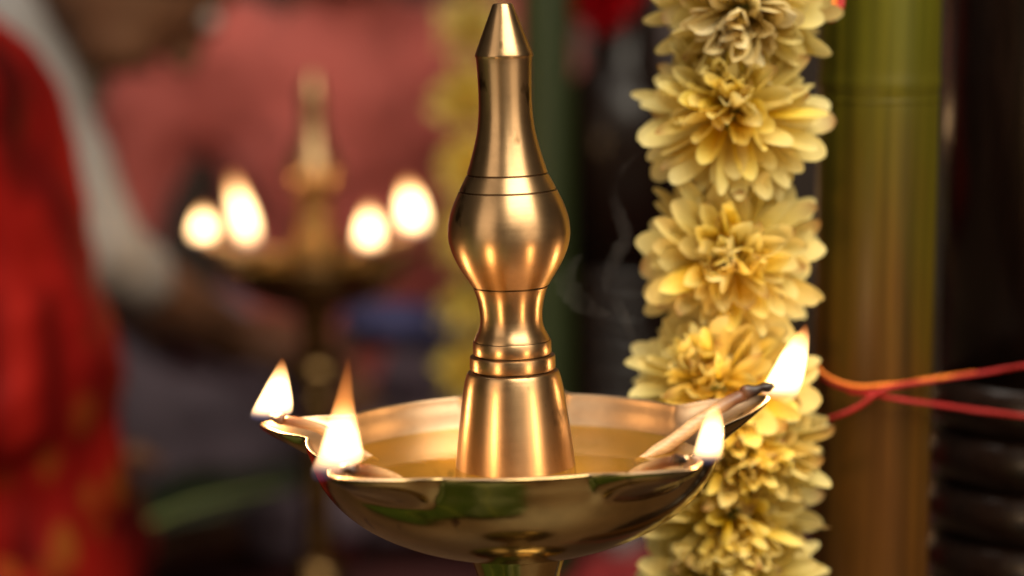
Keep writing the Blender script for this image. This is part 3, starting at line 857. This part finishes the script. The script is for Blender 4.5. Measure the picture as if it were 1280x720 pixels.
def person(label, hip, chest, neck, head, fdir, arms, legs, top_m, low_m, sleeve=1.0, slim=1.0, hair='short', skirt=False, extra=None, folds=0.02):
    """Joints are world points; arms/legs: [(shoulder, elbow, wrist, palm dir, thumb side)], [(hip, knee, ankle, toe)]. fdir: where the face looks."""
    org = Vector((hip[0], hip[1], 0))
    t = empty('person', org, label=label, cat='person')
    V = lambda p: Vector(p) - org
    fd = Vector(fdir).normalized(); sx = fd.cross(Vector((0, 0, 1))).normalized(); hu = sx.cross(fd).normalized()
    rot = Matrix((sx, fd, hu)).transposed()
    H = V(head)
    def body(bm):
        capsule(bm, V(hip), V(chest), 0.13, 0.125, 20)
        capsule(bm, V(chest), V(neck), 0.115, 0.060, 16)
        capsule(bm, V(neck), H, 0.054, 0.056, 16)
        ellipsoid(bm, H, (0.074, 0.094, 0.112), rot)
        ellipsoid(bm, H + rot @ Vector((0, 0.045, -0.065)), (0.050, 0.048, 0.050), rot)       # jaw
        capsule(bm, H + rot @ Vector((0, 0.090, 0.008)), H + rot @ Vector((0, 0.108, -0.030)), 0.010, 0.015, 10)   # nose
        for s in (-1, 1):
            ellipsoid(bm, H + rot @ Vector((s * 0.076, -0.008, -0.012)), (0.012, 0.020, 0.031), rot, 14)
        for sh, el, wr, pd, ts in arms:
            capsule(bm, V(chest).lerp(V(sh), 0.3), V(sh), 0.10, 0.062 * slim); capsule(bm, V(sh), V(el), 0.054 * slim, 0.043 * slim); capsule(bm, V(el), V(wr), 0.044 * slim, 0.028)
            hand_caps(bm, V(wr), pd, ts, Vector((0, 0, 1)))
        for hp, kn, an, to in legs:
            capsule(bm, V(hp), V(kn), 0.095, 0.062, 16); capsule(bm, V(kn), V(an), 0.060, 0.036); capsule(bm, V(an), V(to), 0.036, 0.022)
    blob('body', body, M_skin, t, 0.0075, 5)
    def shirt(bm):
        capsule(bm, V(hip) + Vector((0, 0, 0.02)), V(chest), 0.158, 0.152, 22)
        capsule(bm, V(chest), V(neck) + Vector((0, 0, -0.045)), 0.135, 0.075, 18)
        for sh, el, wr, pd, ts in arms:
            capsule(bm, V(chest).lerp(V(sh), 0.3), V(sh), 0.118, 0.080 * slim, 16); capsule(bm, V(sh), V(el), 0.076 * slim, 0.062 * slim, 16)
            if sleeve > 1: capsule(bm, V(el), V(el).lerp(V(wr), sleeve - 1), 0.062 * slim, 0.050 * slim, 14)
        if extra: extra(bm, V)
    blob('shirt' if not skirt else 'sari', shirt, top_m, t, 0.009, 5, folds, 0.07)
    def trousers(bm):
        for hp, kn, an, to in legs:
            capsule(bm, V(hp), V(kn), 0.118, 0.086, 18); capsule(bm, V(kn), V(kn).lerp(V(an), 0.92), 0.084, 0.062, 16)
        capsule(bm, V(legs[0][0]), V(legs[1][0]), 0.115, 0.115, 16)
        if skirt:
            capsule(bm, V(legs[0][1]), V(legs[1][1]), 0.085, 0.085, 16); capsule(bm, V(legs[0][0]), V(legs[1][1]), 0.09, 0.08, 16); capsule(bm, V(legs[1][0]), V(legs[0][1]), 0.09, 0.08, 16)
    blob('skirt' if skirt else 'trousers', trousers, low_m, t, 0.009, 5, folds, 0.07)
    def hr(bm):
        ellipsoid(bm, H + rot @ Vector((0, -0.022, 0.026)), (0.094, 0.100, 0.112), rot)
        if hair == 'bun':
            ellipsoid(bm, H + rot @ Vector((0, -0.115, -0.01)), (0.05, 0.045, 0.05), rot)
    blob('hair', hr, M_hair, t, 0.008, 3, 0.006, 0.02)
    for s in (-1, 1):
        for nm, off, rr, m in (('eye', 0.082, 0.0135, M_eye), ('pupil', 0.0925, 0.0065, M_pupil)):
            bm = bmesh.new(); ellipsoid(bm, H + rot @ Vector((s * 0.031, off, 0.006)), (rr, rr * 0.75, rr * 0.7), rot, 14)
            me = bpy.data.meshes.new(nm); bm.to_mesh(me); bm.free(); me.materials.append(m)
            o = bpy.data.objects.new(nm, me); COL.objects.link(o); o.parent = t
    bm = bmesh.new(); ellipsoid(bm, H + rot @ Vector((0, 0.090, -0.062)), (0.024, 0.010, 0.008), rot, 14)
    me = bpy.data.meshes.new('mouth'); bm.to_mesh(me); bm.free(); me.materials.append(M_lip)
    o = bpy.data.objects.new('mouth', me); COL.objects.link(o); o.parent = t
    return t
# salmon shirt, cross-legged, facing the lamp
X, Y = -0.195, 1.86
person('blurred person in salmon pink shirt seated behind the far lamp', (X, Y + 0.10, 0.12), (X, Y + 0.03, 0.42), (X, Y, 0.575), (X + 0.01, Y - 0.06, 0.70), (0.1, -1, -0.35),
       [((X - 0.205, Y + 0.02, 0.505), (X - 0.27, Y - 0.08, 0.27), (X - 0.12, Y - 0.26, 0.235), (0.9, -0.3, -0.1), (0.3, 0.9, 0)),
        ((X + 0.205, Y + 0.02, 0.505), (X + 0.27, Y - 0.08, 0.27), (X + 0.12, Y - 0.26, 0.235), (-0.9, -0.3, -0.1), (-0.3, 0.9, 0))],
       [((X - 0.09, Y + 0.08, 0.12), (X - 0.27, Y - 0.25, 0.13), (X + 0.06, Y - 0.33, 0.065), (X + 0.17, Y - 0.38, 0.04)),
        ((X + 0.09, Y + 0.08, 0.12), (X + 0.27, Y - 0.25, 0.13), (X - 0.06, Y - 0.40, 0.065), (X - 0.17, Y - 0.45, 0.04))],
       M_pink, M_lilac, 1.25, folds=0.035)
# white shirt, bowing head
person('blurred person in white shirt bowing a dark-haired head behind the red sari', (-0.70, 1.64, 0.12), (-0.61, 1.52, 0.43), (-0.46, 1.44, 0.56), (-0.345, 1.40, 0.625), (0.55, 0.25, -0.95),
       [((-0.475, 1.30, 0.545), (-0.375, 1.26, 0.36), (-0.27, 1.40, 0.25), (0.9, 0.2, -0.3), (0, 0.9, 0.2)),
        ((-0.60, 1.66, 0.53), (-0.50, 1.74, 0.30), (-0.36, 1.60, 0.24), (0.9, -0.3, -0.2), (0, -0.9, 0.2))],
       [((-0.66, 1.54, 0.12), (-0.46, 1.28, 0.12), (-0.74, 1.22, 0.065), (-0.84, 1.22, 0.04)),
        ((-0.62, 1.70, 0.12), (-0.46, 1.84, 0.12), (-0.70, 1.92, 0.065), (-0.80, 1.94, 0.04))],
       M_white, M_dark, 1.3, slim=0.74, folds=0.015)
# red sari at the left edge
def pallu(bm, V):
    capsule(bm, V((-0.60, 0.93, 0.52)), V((-0.45, 0.93, 0.50)), 0.12, 0.10, 18)
    capsule(bm, V((-0.43, 0.93, 0.50)), V((-0.385, 0.92, 0.30)), 0.085, 0.085, 18)
    capsule(bm, V((-0.39, 0.93, 0.34)), V((-0.385, 0.94, 0.08)), 0.085, 0.085, 18)
person('blurred woman in red and gold sari seated at the left edge', (-0.60, 1.02, 0.13), (-0.585, 0.98, 0.44), (-0.58, 0.96, 0.60), (-0.57, 0.94, 0.73), (0.85, 0.35, -0.3),
       [((-0.435, 0.90, 0.515), (-0.395, 0.86, 0.30), (-0.385, 1.04, 0.21), (0.2, 0.9, -0.3), (0.9, 0, 0.2)),
        ((-0.72, 1.06, 0.525), (-0.74, 1.16, 0.30), (-0.56, 1.24, 0.22), (0.8, 0.4, -0.2), (0, -0.9, 0.2))],
       [((-0.58, 0.95, 0.12), (-0.40, 0.86, 0.10), (-0.66, 0.80, 0.06), (-0.76, 0.80, 0.035)),
        ((-0.62, 1.10, 0.12), (-0.40, 1.14, 0.10), (-0.66, 1.26, 0.06), (-0.76, 1.28, 0.035))],
       M_sari, M_sari, 1.0, 1.0, 'bun', True, pallu, folds=0.03)

# ------------------------------------------------------------------ things on the floor behind
M_leaf = plain('banana leaf', (0.036, 0.068, 0.012), 0.35, 0.35, 9, 0.3, 0.002, stretch=(1, 6, 1))
M_redcloth = plain('red cloth', (0.22, 0.010, 0.012), 0.8, 0.3, 14)
M_maroon = plain('maroon mat', (0.060, 0.008, 0.008), 0.85, 0.35, 10)
M_steel = plain('pale metal', (0.45, 0.42, 0.38), 0.35, 0.1, 20)
def leaf(loc, rz, L, W, label, cat='leaf', bend=0.03, tilt=(0, 0), wave=0.004, mt=None):
    nx, ny = 10, 20
    v, f = [], []
    for j in range(ny + 1):
        tt = j / ny
        wj = W * sin(pi * (0.04 + 0.96 * tt) ** 0.8) ** 0.6 if tt < 1 else 0.001
        for i in range(nx + 1):
            s = (i / nx - 0.5) * 2
            v.append((s * wj / 2, tt * L, bend * sin(pi * tt) + 0.012 * (abs(s)) + wave * sin(s * 4 + tt * 17 + L * 9) * abs(s)))
    for j in range(ny):
        for i in range(nx):
            a = j * (nx + 1) + i; f.append((a, a + 1, a + nx + 2, a + nx + 1))
    t = empty('banana_leaf', loc, label=label, cat=cat)
    t.rotation_euler = (tilt[0], tilt[1], rz)
    o = mobj('blade', v, f, mt or M_leaf, t)
    o.modifiers.new('th', 'SOLIDIFY').thickness = 0.0012
    v, f = tube([Vector((0, L * k / 12, bend * sin(pi * k / 12) + 0.001)) for k in range(13)], lambda x: 0.006 * (1 - 0.7 * x), 8)
    mobj('midrib', v, f, M_calyx, t)
    return t
leaf((-0.44, 1.28, 0.03), R(-80), 0.30, 0.20, 'blurred dark green leaf lying low between the red sari and the far lamp', tilt=(R(18), 0), mt=plain('dark leaf', (0.010, 0.020, 0.007), 0.6, 0.4, 12))
mm = mobj('floor_mat', [(-0.62, 1.05, 0.004), (0.9, 1.05, 0.004), (0.9, 2.2, 0.004), (-0.62, 2.2, 0.004), (-0.62, 1.05, 0.0005), (0.9, 1.05, 0.0005), (0.9, 2.2, 0.0005), (-0.62, 2.2, 0.0005)],
          [(0, 1, 2, 3), (0, 4, 5, 1), (1, 5, 6, 2), (2, 6, 7, 3), (3, 7, 4, 0)], M_maroon, smooth=False, label='dark maroon mat on the floor under the seated person in salmon', cat='mat')
def cloth_heap(px, py, d, r, m, label):
    c = P(px, py, d)
    t = empty('folded_cloth', (c.x, c.y, 0), label=label, cat='cloth')
    h = max(0.03, c.z); print('HEAP', h)
    def b(bm):
        for k in range(4):
            a = k * 1.6
            capsule(bm, (r * 0.5 * cos(a), r * 0.4 * sin(a), h * 0.4), (r * 0.3 * cos(a + 1.5), r * 0.3 * sin(a + 1.5), h * 0.7), h * 0.38, h * 0.3)
    blob('cloth', b, m, t, 0.006, 4, 0.02, 0.04)
    return t
cloth_heap(365, 575, 2.45, 0.06, M_redcloth, 'blurred small red cloth bundle under the far lamp bowl')
cloth_heap(800, 690, 2.2, 0.10, M_redcloth, 'blurred red cloth heap on the floor behind the near garland')
def pot(px, py, d, label):
    c = P(px, py, d)
    t = empty('metal_pot', (c.x, c.y, 0.0045), label=label, cat='pot')
    h = c.z + 0.02
    v, f = lathe([(0.020, h), (0.024, h - 0.004), (0.022, h - 0.015), (0.036, h * 0.75), (0.044, h * 0.5), (0.036, h * 0.2), (0.028, 0.0)], 48)
    mobj('vessel', v, f, M_steel, t)
    v, f = lathe([(0.0245, h), (0.026, h + 0.003), (0.022, h + 0.004)], 48, False); mobj('rim', v, f, M_steel, t)
pot(185, 490, 2.72, 'blurred pale metal pot between the red sari and the far lamp')
# leaves before the lamp, mirrored in its bowl
for (x, y, a, L_, W_, el), lb in zip(((-0.16, -0.20, 126, 0.72, 0.36, 36), (-0.22, -0.06, 92, 0.66, 0.36, 42), (-0.05, -0.24, 158, 0.60, 0.34, 16)),
        ('green banana leaf arching forward left from the foot of the large lamp', 'green banana leaf arching sideways left from the foot of the large lamp', 'green banana leaf arching towards the viewer from the foot of the large lamp')):
    leaf((x, y, 0.03), R(a), L_, W_, lb, bend=0.06, tilt=(R(el), 0), wave=0.02)

c = P(490, 402, 2.42)
t = empty('folded_cloth', (c.x, c.y, c.z), label='blurred navy blue cloth lying on the lap of the person in salmon', cat='cloth')
blob('cloth', lambda bm: (ellipsoid(bm, (0, 0, 0), (0.055, 0.05, 0.022)), ellipsoid(bm, (0.035, 0.01, -0.012), (0.05, 0.045, 0.02))), plain('navy cloth', (0.035, 0.035, 0.11), 0.8, 0.3, 20), t, 0.006, 3, 0.012, 0.04)
# thin smoke rising beside the spire
def smoke_mat():
    m, nt, b, L = mat('smoke'); nt.nodes.remove(b)
    pv = N(nt, 'ShaderNodeVolumePrincipled'); pv.inputs['Color'].default_value = (0.9, 0.85, 0.82, 1)
    nz = N(nt, 'ShaderNodeTexNoise', i_Scale=110.0, i_Detail=2.0); L(coords(nt, (1, 1, 0.4)), nz.inputs['Vector'])
    mr = N(nt, 'ShaderNodeMapRange'); mr.inputs[1].default_value = 0.38; mr.inputs[2].default_value = 0.7; mr.inputs[4].default_value = 6.0
    L(nz.outputs['Fac'], mr.inputs[0]); L(mr.outputs[0], pv.inputs['Density'])
    L(pv.outputs[0], nt.nodes['Material Output'].inputs['Volume'])
    return m
M_smoke = smoke_mat()
v, f = [], []
for pts, r in (([(800, 478, 0.97), (794, 445, 0.972), (786, 410, 0.975), (772, 380, 0.98), (762, 352, 0.985), (770, 320, 0.985), (783, 298, 0.985), (774, 268, 0.985), (766, 240, 0.985), (778, 212, 0.985), (800, 190, 0.99)], 0.0036),
               ([(764, 392, 0.96), (742, 388, 0.963), (722, 374, 0.965), (708, 356, 0.965), (712, 335, 0.965), (728, 318, 0.965)], 0.0050)):
    v2, f2 = tube(spline([P(*p) for p in pts], 10), lambda x, r=r: r * (0.15 + 0.85 * sin(pi * min(0.999, max(0.001, x)))), 12, 0.3, len(v)); v += v2; f += f2
mobj('smoke', v, f, M_smoke, label='faint wisps of smoke between the spire and the near garland', cat='smoke', kind='stuff')

# pale cloth hung behind the far column
M_pale = plain('pale grey cloth', (0.36, 0.32, 0.33), 0.85, 0.12, 8)
c0, c1 = P(700, 110, 2.75), P(880, 110, 2.75)
v, f = [], []
nx = 48
for back in (0, 1):
    for zz in (c0.z, 1.25):
        for i in range(nx + 1):
            e = i / nx
            v.append((c0.x + (c1.x - c0.x) * e, c0.y + 0.012 * sin(e * 31) + 0.004 * back, zz))
n1 = nx + 1
for i in range(nx):
    f.append((i, i + 1, n1 + i + 1, n1 + i)); f.append((2 * n1 + i + 1, 2 * n1 + i, 3 * n1 + i, 3 * n1 + i + 1))
    f.append((i + 1, i, 2 * n1 + i, 2 * n1 + i + 1)); f.append((n1 + i, n1 + i + 1, 3 * n1 + i + 1, 3 * n1 + i))
f.append((0, n1, 3 * n1, 2 * n1)); f.append((nx, 2 * n1 + nx, 3 * n1 + nx, n1 + nx))
mobj('hanging_cloth', v, f, M_pale, label='blurred pale grey cloth hanging at the top behind the far black column', cat='curtain')
